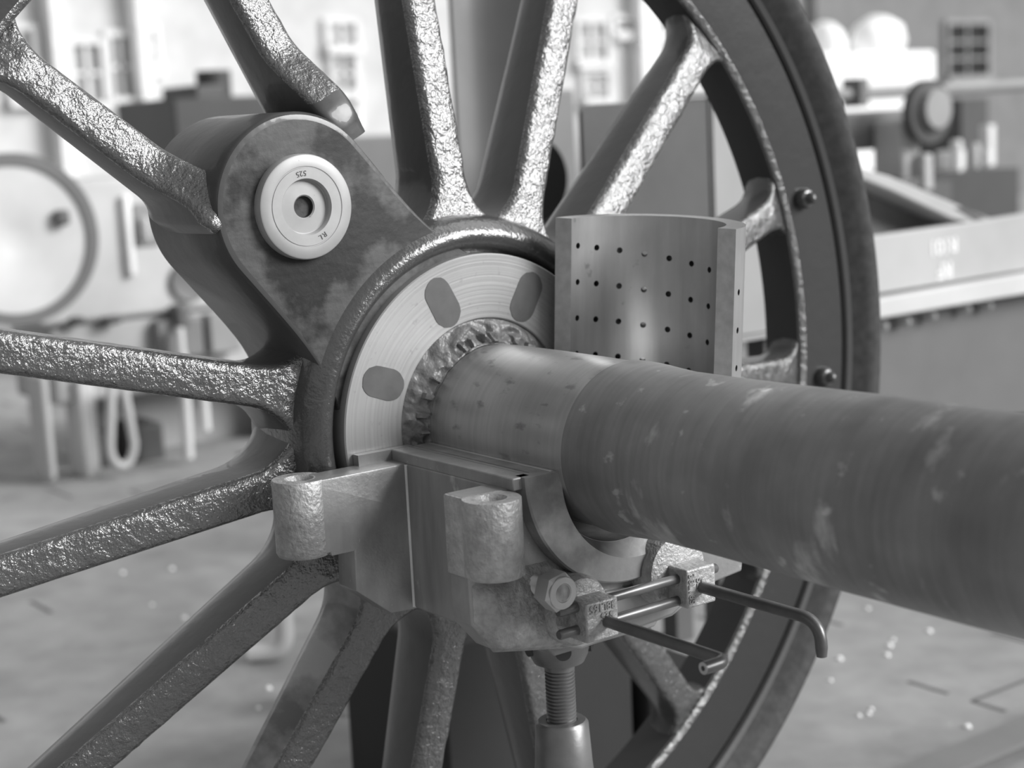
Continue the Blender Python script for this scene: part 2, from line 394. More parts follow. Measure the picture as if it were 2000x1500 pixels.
for d in (17.6, 90.0, 165.6, 190.0, 214.5, 262.5, 286.5, 309.8, 332.5, 356.4): spoke(d)
spoke(238.2, side_m=M_BARE)
spoke(114.0, r0=.375, lift=.050, roll=.11); spoke(138.3, r0=.415, lift=.062, roll=.13)
# rim and tyre
rim = [(-.138, .6885), (-.1335, .690), (-.131, .694), (-.1303, .699), (-.131, .78), (-.136, .785), (-.205, .785), (-.215, .76), (-.215, .70), (-.205, .6885)]
MB().lathe(rim, 256, closed=True, mis=[2, 2, 2] + [0] * (len(rim) - 3)).done('rim', [M_RIM, M_RIM, M_ROUGH], wh)
tire = [(-.134, .7865), (-.127, .7885), (-.1225, .795), (-.108, .812), (-.1015, .825), (-.101, .835), (-.106, .842), (-.114, .842), (-.124, .83), (-.135, .812), (-.15, .806), (-.235, .80), (-.24, .795), (-.24, .7865)]
MB().lathe(tire, 256, closed=True, mis=[1, 1] + [0] * (len(tire) - 2)).done('tyre', [M_TIRE, M_TIREW], wh)
for y, z in ((.696, .218), (.733, -.059)):
    MB().lathe([(-.13, .0), (-.132, .0155), (-.122, .0155), (-.117, .0125), (-.1165, .009), (-.116, .0085), (-.108, .0075), (-.104, .005), (-.103, 0)], 24, c=(y, z)).done('rim_rivet', M_BEAD, wh, smooth=50)

# ================================================================== axlebox with its lower bearing
bx = empty('axlebox', 'grey cast axlebox under the journal held up by the screw jack', 'axlebox', (0.13, .005, -.2))
YC, ZC, ZT, ZB = .005, -.0135, -.0135, -.026
def mir(p): return (2 * YC - p[0], p[1])
bore = [(YC + .117 * math.cos(math.radians(a)), ZC + .117 * math.sin(math.radians(a))) for a in range(186, 355, 6)]
half = [(-.147, ZB), (-.147, -.197), (-.10, -.2), (-.07, -.236)]
body = half + [mir(p) for p in reversed(half)] + list(reversed([(p[0], p[1]) for p in bore]))
b_ = MB(); b_.prism(body, .038, .205, 'X')
for i in range(len(b_.mi)): b_.mi[i] = 0
bodyo = b_.done('body', [M_BOXD], bx, bevel=.0025, label='dark machined box body')
# flange plate beside the wheel
h1 = [(-.275, ZB), (-.277, -.112), (-.2515, -.110), (-.2515, -.1145), (-.221, -.1145), (-.223, -.161), (-.178, -.197), (-.13, -.2), (-.06, -.236)]
fp = h1 + [mir(p) for p in reversed(h1)] + list(reversed(bore))
def lug_holes(o, x):
    hc = MB()
    for y in (-.27 if x < .1 else -.181,):
        for yy_ in (y, 2 * YC - y): hc.tube([(x, yy_, -.058), (x, yy_, .02)], .0185, 32)
    cut(o, hc)
rf = MB().prism(fp, .003, .042, 'X').done('rear_flange', M_BOX, bx, bevel=.002); apply_mods(rf); lug_holes(rf, .0135)
h2 = [(-.2025, ZB), (-.2, -.163), (-.173, -.196), (-.05, -.2215)]
h2r = [(.08, -.2165), (.15, -.19), (.193, -.186), (.2, -.14), mir((-.2025, ZB))]
fp2 = h2 + h2r + list(reversed(bore))
MB().prism(fp2, .2, .236, 'X').done('front_flange', M_BOX, bx, bevel=.0025)
# rough bulge below the lug on the front face
v, f = [], []; NX, NY = 34, 22
for s_ in (0, 1):
  for j in range(NY):
    for i in range(NX):
        u, w = i / (NX - 1), j / (NY - 1)
        y = -.198 + u * .135; zt_ = -.112; zb_ = -.165 - min(1, u * 5.5) * .029 - u * .026
        z = zt_ + (zb_ - zt_) * w
        e = min(1, 5 * u + .25) * min(1, 4 * w + .1) * min(1, 8 * (1 - w) + .15) * min(1, 5 * (1 - u))
        p = Vector((.233, y, z))
        if s_: p.x = .233 + e * (.016 + .010 * noise.noise(Vector((y * 14, z * 14, 3))) + .002 * noise.noise(Vector((y * 90, z * 90, 1))))
        v.append(p)
A = NX * NY
for j in range(NY - 1):
    for i in range(NX - 1):
        a = j * NX + i
        f.append((A + a, A + a + 1, A + a + NX + 1, A + a + NX)); f.append((a, a + 1, a + NX + 1, a + NX))
rimv = [i for i in range(NX)] + [j * NX + NX - 1 for j in range(1, NY)] + [(NY - 1) * NX + i for i in range(NX - 2, -1, -1)] + [j * NX for j in range(NY - 2, 0, -1)]
for k in range(len(rimv)):
    a, b = rimv[k], rimv[(k + 1) % len(rimv)]; f.append((a, b, A + b, A + a))
MB().add(v, f).done('front_bulge', M_CAST, bx, smooth=40, label='rough cast bulge under the lug')
for sg in (1, -1):
    cy0 = -.147 if sg > 0 else 2 * YC + .147  # thin fillet strip in a lighter grey than the flange
    MB().prism([(.0415, cy0 + sg * .001), (.0415, cy0 - sg * .0025), (.0424, cy0 - sg * .001), (.044, cy0 - sg * .0003), (.0455, cy0 + sg * .001)], -.196, ZB - .001, 'Z').done('corner_fillet', M_EDGE, bx, smooth=60, label='bright vertical corner')
# lugs: cylinders with conical holes
def lug(cx_, cy_, R, z0, plate):
    m = MB()
    m.lathe([(z0, 0.0), (z0, R * .93), (z0 + .004, R), (ZB - .001, R), (ZB, R - .0008), (ZB, .0165), (ZB - .005, .0125), (ZB - .03, .0115), (ZB - .03, 0)], 64, axis='Z', c=(cx_, cy_))
    o = m.done('lug', M_CAST, bx, smooth=40, label='cylindrical cast lug with bolt hole')
    return o
for sg in (1, -1):
    yy = lambda y: y if sg > 0 else 2 * YC - y
    lug(.0135, yy(-.27), .031, -.113, None)
    lug(.2555, yy(-.181), .0315, -.109, None)
    x0, x1 = .203, .252
    ys = sorted((yy(-.205), yy(-.15)))
    MB().prism([(.2, yy(-.2035)), (.2, yy(-.150)), (.272, yy(-.153)), (.268, yy(-.18)), (.24, yy(-.2035))], -.112, ZB - .0004, 'Z').done('lug_web', M_CAST, bx, bevel=.002); lw = bx.children[-1]
    lw = [c for c in bpy.data.objects if c.name.startswith('lug_web')][-1]; apply_mods(lw); lug_holes(lw, .2555)
# lower bearing: half ring with a front collar, chamfered bore
def half_ring(prof, name, m, a0=180, a1=360, c=(YC, ZC), **kw):
    return MB().lathe(prof, 72, c=c, a0=math.radians(a0), a1=math.radians(a1), closed=True).done(name, m, bx, **kw)
half_ring([(.013, .097), (.237, .097), (.237, .12), (.013, .12)], 'bearing_liner', M_BRONZE)
v, f = [], []; NA = 72
for j in range(NA + 1):
    a = math.radians(180 + 180 * j / NA); ca, sa = math.cos(a), math.sin(a)
    q = Vector((.0175, -.0225)); ri = .1055
    inner = Vector((q.x + ri * ca, min(q.y + ri * sa, ZC)))
    if j == 0: inner = Vector((q.x - ri, ZC))
    if j == NA: inner = Vector((q.x + ri, ZC))
    o1 = Vector((YC + .1405 * ca, ZC + .1405 * sa)); i0 = Vector((YC + .097 * ca, ZC + .097 * sa)); o2 = Vector((YC + .1385 * ca, ZC + .1385 * sa))
    v += [(.2365, i0.x, i0.y), (.2365, o1.x, o1.y), (.2535, o1.x, o1.y), (.2555, o2.x, o2.y), (.2555, inner.x, inner.y)]
for j in range(NA):
    for i in range(5): f.append((j * 5 + i, j * 5 + (i + 1) % 5, (j + 1) * 5 + (i + 1) % 5, (j + 1) * 5 + i))
f += [tuple(range(5)), tuple(NA * 5 + i for i in range(5))]
col_ = MB().add(v, f).done('bearing_collar', M_BRONZE, bx, label='curved bearing collar stamped 625')
def ringtext(ch, a, r, size, rot_=0):
    ar = math.radians(a); c = (.2557, YC + r * math.cos(ar), ZC + r * math.sin(ar))
    text(ch, size, frame(c, (0, -math.sin(ar), math.cos(ar)), (0, -math.cos(ar), -math.sin(ar))) @ Matrix.Rotation(rot_, 4, 'Z'), M_EDGE, col_, name='stamped_figure', extrude=.0003)
ringtext('6', -74, .130, .011); ringtext('2', -69, .130, .009); ringtext('5', -64.5, .1305, .011); ringtext('X', -68, .1375, .008)
half_ring([(.0012, .122), (.0012, .1965), (.0125, .1965), (.0125, .122)], 'thrust_collar', M_BOX)
# long flat strips along the joint, each side
for sg in (1, -1):
    def yb(a, b): return sorted((a, b)) if sg > 0 else sorted((2 * YC - a, 2 * YC - b))
    y0, y1 = yb(-.1465, -.1225); MB().box(.0126, .2475, y0, y1, ZB - .001, ZT).done('joint_strip', M_BOX, bx, bevel=.0015)
    y0, y1 = yb(-.1215, -.0985); MB().box(.0128, .2365, y0, y1, ZB - .001, ZT - .0008).done('joint_strip', M_BOXD, bx, bevel=.0008, label='dark joint strip')
    y0, y1 = yb(-.0975, -.0925); MB().box(.014, .2485, y0, y1, ZB - .001, ZT + .0004).done('joint_strip', M_EDGE, bx, bevel=.0008, label='bright joint strip beside the journal')
    y0, y1 = yb(-.1215, -.118); MB().box(.0128, .2535, y0, y1, ZB - .001, ZT - .0002).done('joint_strip', M_BOX, bx, bevel=.0005)
# bosses and lettered blocks
def fy(*p): return p
MB().lathe([(.23, 0), (.23, .041), (.262, .039), (.268, .036), (.27, .03), (.27, 0)], 48, c=(-.078, -.168)).done('boss', M_CAST, bx, smooth=40)
MB().lathe([(.23, 0), (.23, .045), (.262, .043), (.268, .040), (.27, .034), (.27, 0)], 48, c=(.062, -.152)).done('boss', M_CAST, bx, smooth=40)
MB().prism([(-.115, -.202), (-.06, -.2215), (.075, -.213), (.10, -.2), (.10, -.17), (-.1, -.16)], .225, .243, 'X').done('front_ledge', M_BOXD, bx, bevel=.004)
def block(y0, y1, z0, z1, rows, rotq):
    b = MB().box(.268, .3005, y0, y1, z0, z1).done('lettered_block', M_CAST, bx, bevel=.0022, smooth=40, label='small cast block with raised figures')
    for s_, dy, dz, size in rows:
        c = (.3007, (y0 + y1) / 2 + dy, (z0 + z1) / 2 + dz)
        text(s_, size, frame(c, (0, 1, 0), (0, 0, 1)) @ Matrix.Rotation(rotq, 4, 'Z'), M_BOX, b, name='raised_figures', extrude=.0009, bold=.0002)
    return b
k1 = block(-.0985, -.0545, -.1925, -.1495, (('38L165', 0, .015, .0118), ('525', .006, .0045, .0118)), PI)
k2 = block(.0455, .0885, -.1865, -.1425, (('38L165', -.0155, 0, .0118), ('525', -.004, .002, .0118)), -PI / 2)
def bend(pts, rad, n=8):
    'round the corner of a three point path'
    a, b, c = map(Vector, pts); u = (a - b).normalized(); w = (c - b).normalized(); out = [a]
    p0, p1 = b + u * rad, b + w * rad
    for i in range(n + 1):
        t = i / n; out.append(p0 * (1 - t) ** 2 + b * 2 * t * (1 - t) + p1 * t * t)
    return out + [c]
h_ = MB().tube(bend([(.296, -.0705, -.1735), (.481, -.0705, -.1735), (.481, -.101, -.1735)], .012), .0066, 20).done('handle', M_DSTEEL, k1, smooth=60, label='thin dark bent rod handle')
MB().tube([(.481, -.1008, -.1735), (.481, -.1016, -.1735)], .0062, 20).done('handle_tip', M_EDGE, k1, smooth=40)
MB().tube([(.481, -.1012, -.1735), (.481, -.1019, -.1735)], .0026, 14).done('handle_bore', M_HOLE, k1, smooth=40)
MB().tube(bend([(.296, .067, -.1655), (.478, .067, -.1655), (.478, .067, -.203)], .028), [.0066] * 9 + [.0066, .0055], 20).done('handle', M_DSTEEL, k2, smooth=60, label='thin dark rod handle bent downwards')
for z in (-.1555, -.1805):
    MB().tube([(.284, -.1235, z), (.284, -.121, z), (.284, .104, z + .001), (.284, .1055, z + .001)], [.0045, .0055, .0055, .0045], 18).done('cross_rod', M_DSTEEL, bx, smooth=60)
# stud and nut with a bored end
NY_, NZ_ = -.1205, -.1335
st = MB()
pr_ = [(.225, 0), (.225, .0105)]
for k in range(14): pr_ += [(.24 + k * .0024, .0112), (.2412 + k * .0024, .0098)]
pr_ += [(.275, .0098), (.275, 0)]
MB().lathe(pr_, 32, c=(NY_, NZ_)).done('stud', M_EDGE, bx, smooth=30)
hexp = []
mn = MB()
rings = []
for x, r in ((.266, .0195), (.268, .0218), (.287, .0218), (.2905, .0185)):
    rings.append([(x, NY_ + r * math.cos(math.radians(12 + 60 * k)), NZ_ + r * math.sin(math.radians(12 + 60 * k))) for k in range(6)])
rings.append([(.2908, NY_ + .0178 * math.cos(math.radians(12 + 60 * k)), NZ_ + .0178 * math.sin(math.radians(12 + 60 * k))) for k in range(6)])
v = [p for r in rings for p in r]; n = 6
f = [(i * 6 + j, i * 6 + (j + 1) % 6, (i + 1) * 6 + (j + 1) % 6, (i + 1) * 6 + j) for i in range(4) for j in range(6)] + [tuple(range(6)), tuple(range(24, 30))]
nut = mn.add(v, f).done('nut', M_EDGE, bx, smooth=20, label='bright hexagon nut with bored centre')
MB().lathe([(.285, .0), (.285, .0178), (.2916, .0176), (.2922, .0168), (.2922, .0105), (.2905, .0095), (.2905, 0)], 40, c=(NY_, NZ_)).done('washer_face', M_EDGE, nut)
MB().lathe([(.2900, .0), (.2908, .0092), (.2909, .0092), (.2909, 0)], 30, c=(NY_, NZ_)).done('stud_end', M_BOXD, nut)

# ================================================================== loose bearing brass standing behind the axle
SM = Matrix(((0.9367, -0.3452, 0.0588, .1372), (0.3446, 0.9385, 0.0214, .1426), (-0.0626, 0.0002, 0.998, .2288), (0, 0, 0, 1)))
RO, RI, HH = .1206, .0976, .236
m = MB(); NA = 96
v = []
for j in range(NA + 1):
    a = PI * j / NA; ca, sa = math.cos(a), math.sin(a)
    for r, z in ((RI, 0), (RI, -HH), (RO, -HH), (RO, 0)): v.append((r * ca, r * sa, z))
f = [(j * 4 + i, j * 4 + (i + 1) % 4, (j + 1) * 4 + (i + 1) % 4, (j + 1) * 4 + i) for j in range(NA) for i in range(4)] + [(0, 1, 2, 3), tuple(NA * 4 + i for i in range(4))]
m.add(v, f, 0); m.mi[-1] = m.mi[-2] = 1
sh = m.done('bearing_brass', [M_SHELL, M_SHELLC, M_HOLE], None, smooth=30)
cu_ = MB()
for rr in range(5):
    for k in range(10):
        a = math.radians(171.8 - 18.35 * k); z = -.0342 - .0446 * rr - .00445 * k
        if z < -HH + .01: continue
        d = Vector((math.cos(a), math.sin(a), 0))
        cu_.tube([d * (RI - .01) + Vector((0, 0, z)), d * (RO + .01) + Vector((0, 0, z))], .0037, 20)
cut(sh, cu_)
sh.matrix_world = SM
tag(sh, 'loose half-round bearing brass with rows of oil holes standing on end behind the axle', 'bearing')
bevm = sh.modifiers.new('bevel', 'BEVEL'); bevm.width = .0009; bevm.segments = 2; bevm.limit_method = 'ANGLE'; bevm.angle_limit = math.radians(60)

# ================================================================== screw jack
JX, JY = .13, -.006
jk = empty('screw_jack', 'small screw jack with fine thread standing under the axlebox', 'jack', (JX, JY, FLOOR_Z))
MB().lathe([(-.2375, 0), (-.2375, .036), (-.246, .040), (-.254, .040), (-.266, .034), (-.274, .030), (-.276, .024), (-.276, 0)], 48, axis='Z', c=(JX, JY)).done('head', M_JACK, jk, smooth=40)
for a in (-100, -30, 40):
    ar = math.radians(a)
    MB().tube([(JX + .030 * math.cos(ar), JY + .030 * math.sin(ar), -.252), (JX + .0405 * math.cos(ar), JY + .0405 * math.sin(ar), -.252)], .0095, 18).done('tommy_hole', M_HOLE, jk)
pr_ = [(-.270, 0), (-.270, .018), (-.284, .018), (-.285, .0165)]
z = -.286
while z > -.40:
    pr_ += [(z, .0178), (z - .0012, .0178), (z - .0022, .0158), (z - .0032, .0158)]; z -= .0044
pr_ += [(-.4, 0)]
MB().lathe(pr_, 40, axis='Z', c=(JX, JY)).done('screw', M_JACK, jk, smooth=20)
MB().lathe([(-.347, .0185), (-.347, .028), (-.351, .0315), (-.40, .0345), (-.62, .055), (-.80, .085), (-.82, .11), (FLOOR_Z, .11), (FLOOR_Z, 0)], 56, axis='Z', c=(JX, JY)).done('stand', M_JACK, jk, smooth=40)
#BACKGROUND
def ray(px, py): return CF + CR * ((px - PPX) / FPX) - CU * ((py - PPY) / FPX)
def onx(px, py, X):
    r = ray(px, py); return CAM + r * ((X - CAM.x) / r.x)
def ony(px, py, Y):
    r = ray(px, py); return CAM + r * ((Y - CAM.y) / r.y)
def onz(px, py, Z=FLOOR_Z):
    r = ray(px, py); return CAM + r * ((Z - CAM.z) / r.z)
def slab(px0, py0, px1, py1, X, d, mb=None):
    'box whose +x face covers the given area on the plane x = X, d deep'
    a = onx(px0, (py0 + py1) / 2, X); b = onx(px1, (py0 + py1) / 2, X); c = (px0 + px1) / 2
    t = onx(c, py0, X).z; u = onx(c, py1, X).z
    return (mb or MB()).box(X - d, X, a.y, b.y, u, t)
def thing1(name, mb, m, label, cat, group=None, **kw):
    o = mb.done(name, m, None, **kw); tag(o, label, cat, group); return o
# ---- far workshop wall, x = -11
WX = -11.0
w_ = MB(); w_.box(WX - .3, WX, -1.5, 17.5, FLOOR_Z, 3.4)
tag(w_.done('wall_back', grey(.6, .8), smooth=0), kind='structure')
pa = onx(1575, 100, WX); pb = onx(2200, 100, WX)
tag(MB().box(WX, WX + .15, pa.y, pb.y, FLOOR_Z, 3.4).done('wall_right', grey(.2, .8), smooth=0), kind='structure')
def win(n, px0, py0, px1, py1, pane, frame_g=.75, nx=2, ny=2, WX=WX):
    a = onx(px0, (py0 + py1) / 2, WX); b = onx(px1, (py0 + py1) / 2, WX); c = (px0 + px1) / 2
    t = onx(c, py0, WX).z; u = onx(c, py1, WX).z; y0, y1 = a.y, b.y; w = .05
    m = MB()
    m.box(WX - .02, WX + .05, y0 - w, y1 + w, t, t + w); m.box(WX - .02, WX + .09, y0 - w, y1 + w, u - w * 1.6, u)
    m.box(WX - .02, WX + .05, y0 - w, y0, u, t); m.box(WX - .02, WX + .05, y1, y1 + w, u, t)
    for i in range(1, nx): m.box(WX - .01, WX + .03, y0 + (y1 - y0) * i / nx - .015, y0 + (y1 - y0) * i / nx + .015, u, t)
    for i in range(1, ny): m.box(WX - .01, WX + .03, y0, y1, u + (t - u) * i / ny - .015, u + (t - u) * i / ny + .015)
    f = m.done('window_%d' % n, grey(frame_g, .6), smooth=0); tag(f, kind='structure')
    MB().box(WX - .01, WX + .008, y0, y1, u, t).done('pane', grey(pane, .25), f, smooth=0)
W_ = [(142, 88, 196, 200, .3), (216, 72, 252, 190, .2), (640, 48, 690, 88, .35), (650, 112, 688, 178, .3), (650, 190, 690, 235, .42), (1126, 46, 1180, 118, .4),
      (1140, 146, 1182, 192, .35), (1200, 40, 1236, 62, .14), (1268, 38, 1300, 66, .25), (20, 60, 62, 190, .3), (280, 60, 300, 130, .45)]
for i, w in enumerate(W_): win(i + 1, *w)
win(12, 1848, 48, 1925, 148, .03, .30, 2, 3, WX + .15)
for i, (a, b, c, d, g) in enumerate(((1236, -60, 1268, 420, .93), (262, -60, 285, 420, .9), (96, -60, 118, 420, .88))):
    pa = onx(a, 180, WX); pb = onx(c, 180, WX)
    o = MB().box(WX, WX + .18, pa.y, pb.y, FLOOR_Z, 3.4).done('trim_%d' % (i + 2), grey(g, .7), smooth=0); tag(o, kind='structure')
# ---- dark machine behind the crank boss, x = -6
mm_ = empty('dark_machine', 'dark blurred machine standing behind the crank boss', 'machine', (-6.3, 2.9, FLOOR_Z))
def sl(parent, name, px0, py0, px1, py1, X, d, m, bevel=.01, label=None): return slab(px0, py0, px1, py1, X, d).done(name, m, parent, bevel=bevel, label=label)
sl(mm_, 'bed', 350, 188, 560, 470, -6, .7, grey(.06, .5)); sl(mm_, 'bed', 560, 268, 800, 480, -6.02, .6, grey(.16, .5), label='lower grey bed')
a = onx(420, 200, -6.2); MB().tube([(-6.2, a.y, a.z - .1), (-6.2, a.y, onx(420, 138, -6.2).z)], .09, 20).done('post', grey(.06, .5), mm_)
sl(mm_, 'housing', 383, 165, 440, 200, -6.05, .4, grey(.09, .5))
for q in ((390, 860), (700, 860)):
    g = onx(q[0], 600, -6.2); MB().box(-6.5, -6.1, g.y - .12, g.y + .12, FLOOR_Z, onx(q[0], 470, -6.2).z + .02).done('leg', grey(.12, .6), mm_)
# ---- pale machine on the left, x = -4
pm = empty('pale_machine', 'pale grey machine with hooks and vertical bars seen left between the spokes', 'machine', (-4.2, 1.5, FLOOR_Z))
sl(pm, 'casing', 60, 340, 640, 610, -4, .5, grey(.52, .55), .02)
sl(pm, 'apron', 100, 610, 600, 760, -4.02, .4, grey(.42, .55), .02)
sl(pm, 'apron', 190, 735, 600, 930, -4.3, .25, grey(.33, .6), .02, label='darker lower panel')
sl(pm, 'recess_cover', 262, 396, 312, 482, -3.99, .1, grey(.26, .5)); sl(pm, 'handle_bar', 282, 424, 294, 470, -3.95, .05, grey(.6, .5))
sl(pm, 'upright', 246, 380, 262, 540, -3.97, .06, grey(.85, .5), label='pale upright strip')
sl(pm, 'bracket', 308, 622, 400, 700, -3.97, .12, grey(.2, .5)); sl(pm, 'bracket', 348, 596, 372, 640, -3.93, .08, grey(.13, .5)); sl(pm, 'bracket', 410, 612, 470, 690, -3.95, .08, grey(.27, .5))
for px, w in ((155, 26), (222, 34)):
    sl(pm, 'slot_cover', px - w / 2, 620, px + w / 2, 634, -3.96, .05, grey(.07, .5))
sl(pm, 'dark_box', 266, 828, 322, 905, -4.1, .2, grey(.08, .5)); sl(pm, 'dark_box', 198, 845, 216, 925, -4.12, .15, grey(.1, .5))
sl(pm, 'leg', 160, 735, 192, 935, -3.98, .15, grey(.62, .5)); sl(pm, 'leg', 88, 735, 104, 940, -3.98, .15, grey(.5, .5)); sl(pm, 'leg', 545, 735, 560, 925, -4.1, .2, grey(.3, .5))
def tubepx(parent, name, pts, X, R, m):
    P_ = [onx(px, py, X) for px, py in pts]; return MB().tube(P_, R, 14).done(name, m, parent)
tubepx(pm, 'hook', [(218, 750), (217, 800), (215, 868)] + [(238 - 23 * math.cos(PI * k / 10), 872 + 38 * math.sin(PI * k / 10)) for k in range(11)] + [(262, 868), (250, 800), (240, 750)], -3.9, .016, grey(.62, .4))
tubepx(pm, 'rod', [(355, 690), (362, 780), (368, 895)], -3.92, .02, grey(.66, .45)); tubepx(pm, 'rod', [(395, 735), (400, 800), (403, 840)], -3.92, .017, grey(.68, .45))
tubepx(pm, 'rod', [(350, 640), (354, 690)], -3.92, .016, grey(.66, .45))
wpost = thing1('white_post', slab(468, 806, 494, 905, -3.9, .06), grey(.93, .6), 'short white post standing in front of the pale machine', 'post', bevel=.006)
for v_ in wpost.data.vertices:
    if v_.co.z < -.6: v_.co.z = FLOOR_Z
ring_c = onx(28, 468, -3.85)
MB().lathe([(-3.87, .25), (-3.83, .25), (-3.83, .29), (-3.87, .29)], 64, c=(ring_c.y, ring_c.z), closed=True).done('ring_casting', grey(.16, .4), pm)
MB().lathe([(-3.86, 0), (-3.84, .05), (-3.84, .255), (-3.86, .255)], 64, c=(ring_c.y, ring_c.z)).done('disc', grey(.6, .5), pm)
sl(pm, 'knob', 112, 410, 138, 440, -3.8, .04, grey(.12, .5))
MB().lathe([(-4.0, 0), (-3.98, .075), (-4.01, .075)], 32, c=(onx(368, 548, -4).y, onx(368, 548, -4).z)).done('oval_plate', grey(.14, .5), pm)
# ---- curved grey sheet and tank directly behind the wheel
cs = empty('curved_sheet', 'tall curved grey metal sheet seen between the upper spokes', 'metal sheet', (-1.6, 1.3, FLOOR_Z))
a = onx(838, 300, -1.5); b = onx(1012, 300, -1.5)
prof_ = []
for i in range(13):
    t = i / 12; y = a.y + (b.y - a.y) * t; prof_.append((-1.5 - .12 * math.sin(PI * t) ** 1 + .12, y))
back_ = [(x - .012, y) for x, y in reversed(prof_)]
MB().prism(prof_ + back_, -.15, onx(940, -40, -1.5).z, 'Z').done('sheet', grey(.21, .5), cs, smooth=40)
for yy_ in (a.y + .03, b.y - .03): MB().box(-1.44, -1.40, yy_ - .02, yy_ + .02, FLOOR_Z, -.1).done('support', grey(.15), cs)
dw = empty('dark_disc', 'dark round disc leaning behind the spokes left of the grey tank', 'disc', (-1.3, 1.15, FLOOR_Z))
c_ = onx(1042, 352, -1.25); MB().lathe([(-1.28, 0), (-1.25, 0), (-1.25, .095), (-1.28, .10)], 48, c=(c_.y, c_.z)).done('plate', grey(.035, .5), dw)
MB().box(-1.28, -1.25, c_.y - .02, c_.y + .02, FLOOR_Z, c_.z - .08).done('stand', grey(.05), dw)
tk = empty('grey_tank', 'open grey sheet metal tank with bright front, behind the bearing brass', 'tank', (-1.4, 1.4, FLOOR_Z))
X0 = -.77; Y0 = 1.12; ZT_ = .385; ZB_ = -.10; XB = ony(1128, 195, Y0).x; Y1 = onx(1560, 400, X0).y
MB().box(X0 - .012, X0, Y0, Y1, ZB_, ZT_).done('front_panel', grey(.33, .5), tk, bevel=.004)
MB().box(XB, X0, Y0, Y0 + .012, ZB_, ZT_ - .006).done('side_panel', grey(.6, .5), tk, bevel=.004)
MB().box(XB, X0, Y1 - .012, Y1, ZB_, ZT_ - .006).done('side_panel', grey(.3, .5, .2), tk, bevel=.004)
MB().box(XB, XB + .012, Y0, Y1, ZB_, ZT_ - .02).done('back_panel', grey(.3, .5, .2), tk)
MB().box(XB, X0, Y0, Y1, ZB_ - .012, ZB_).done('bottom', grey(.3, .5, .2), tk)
MB().box(X0 - .09, X0 + .004, Y0 - .004, Y0 + .03, ZT_ - .004, ZT_ + .004).done('top_lip', grey(.8, .4), tk)
for xx in (XB + .05, X0 - .06):
    for yy_ in (Y0 + .05, Y1 - .05): MB().box(xx - .025, xx + .025, yy_ - .025, yy_ + .025, FLOOR_Z, ZB_ - .012).done('leg', grey(.1), tk)
a = onx(1058, 176, -2.4); b = onx(1122, 176, -2.4)
thing1('small_crate', MB().box(-2.8, -2.4, a.y, b.y, FLOOR_Z, a.z), grey(.2, .6), 'dark grey upright crate behind the disc and tank', 'crate', bevel=.01)
# ---- wagon end with lettering on the right
wg = empty('wagon_underframe', 'pale wagon end with white lettering right of the tyre', 'wagon', (-1.5, 2.3, FLOOR_Z))
X1 = -1.08
def pnl(pts, X, d, name, m, label=None, bevel=.004):
    P_ = [onx(px, py, X) for px, py in pts]; return MB().prism([(p.y, p.z) for p in P_], X - d, X, 'X').done(name, m, wg, bevel=bevel, label=label)
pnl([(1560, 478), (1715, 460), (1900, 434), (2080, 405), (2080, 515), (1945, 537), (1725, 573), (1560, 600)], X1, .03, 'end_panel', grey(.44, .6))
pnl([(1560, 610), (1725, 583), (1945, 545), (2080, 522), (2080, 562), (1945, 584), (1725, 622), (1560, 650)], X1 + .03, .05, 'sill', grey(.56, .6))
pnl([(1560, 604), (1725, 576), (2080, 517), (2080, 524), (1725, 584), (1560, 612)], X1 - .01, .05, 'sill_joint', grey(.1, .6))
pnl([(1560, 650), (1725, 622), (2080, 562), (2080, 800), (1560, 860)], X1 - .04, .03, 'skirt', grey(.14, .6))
for px, py in ((1735, 637), (1780, 628), (1830, 617), (1897, 603), (1940, 597)):
    p_ = onx(px, py, X1); MB().lathe([(X1 - .04, .014), (X1 - .01, .012), (X1 - .004, .006), (X1 - .003, 0)], 16, c=(p_.y, p_.z)).done('rivet', grey(.4, .4), wg)
pnl([(1600, 470), (1690, 345), (1740, 360), (1910, 436), (1715, 466)], X1 - .12, .02, 'inner_panel', grey(.2, .6))
pnl([(1640, 318), (1690, 330), (1740, 345), (1960, 437), (1925, 442), (1860, 428), (1740, 372), (1690, 352), (1640, 340)], X1 - .02, .10, 'sloping_rim', grey(.42, .6))
pnl([(1866, 406), (1880, 404), (1926, 425), (1905, 430)], X1 - .0175, .004, 'rim_slot', grey(.1, .6), bevel=0)
for yy_ in (2.0, 2.55): MB().box(X1 - .30, X1 - .05, yy_ - .1, yy_ + .1, FLOOR_Z, -.35).done('support', grey(.08), wg)
def wtext(s_, px, py, size, rot_):
    p_ = onx(px, py, X1 + .001); text(s_, size, frame(p_, (0, 1, 0), (0, 0, 1)) @ Matrix.Rotation(rot_, 4, 'Z'), M_WHITE, wg, name='lettering', extrude=.0006, bold=.0012)
wtext('R101', 1843, 480, .052, PI + .03); wtext('RF', 1846, 527, .054, PI + .03)
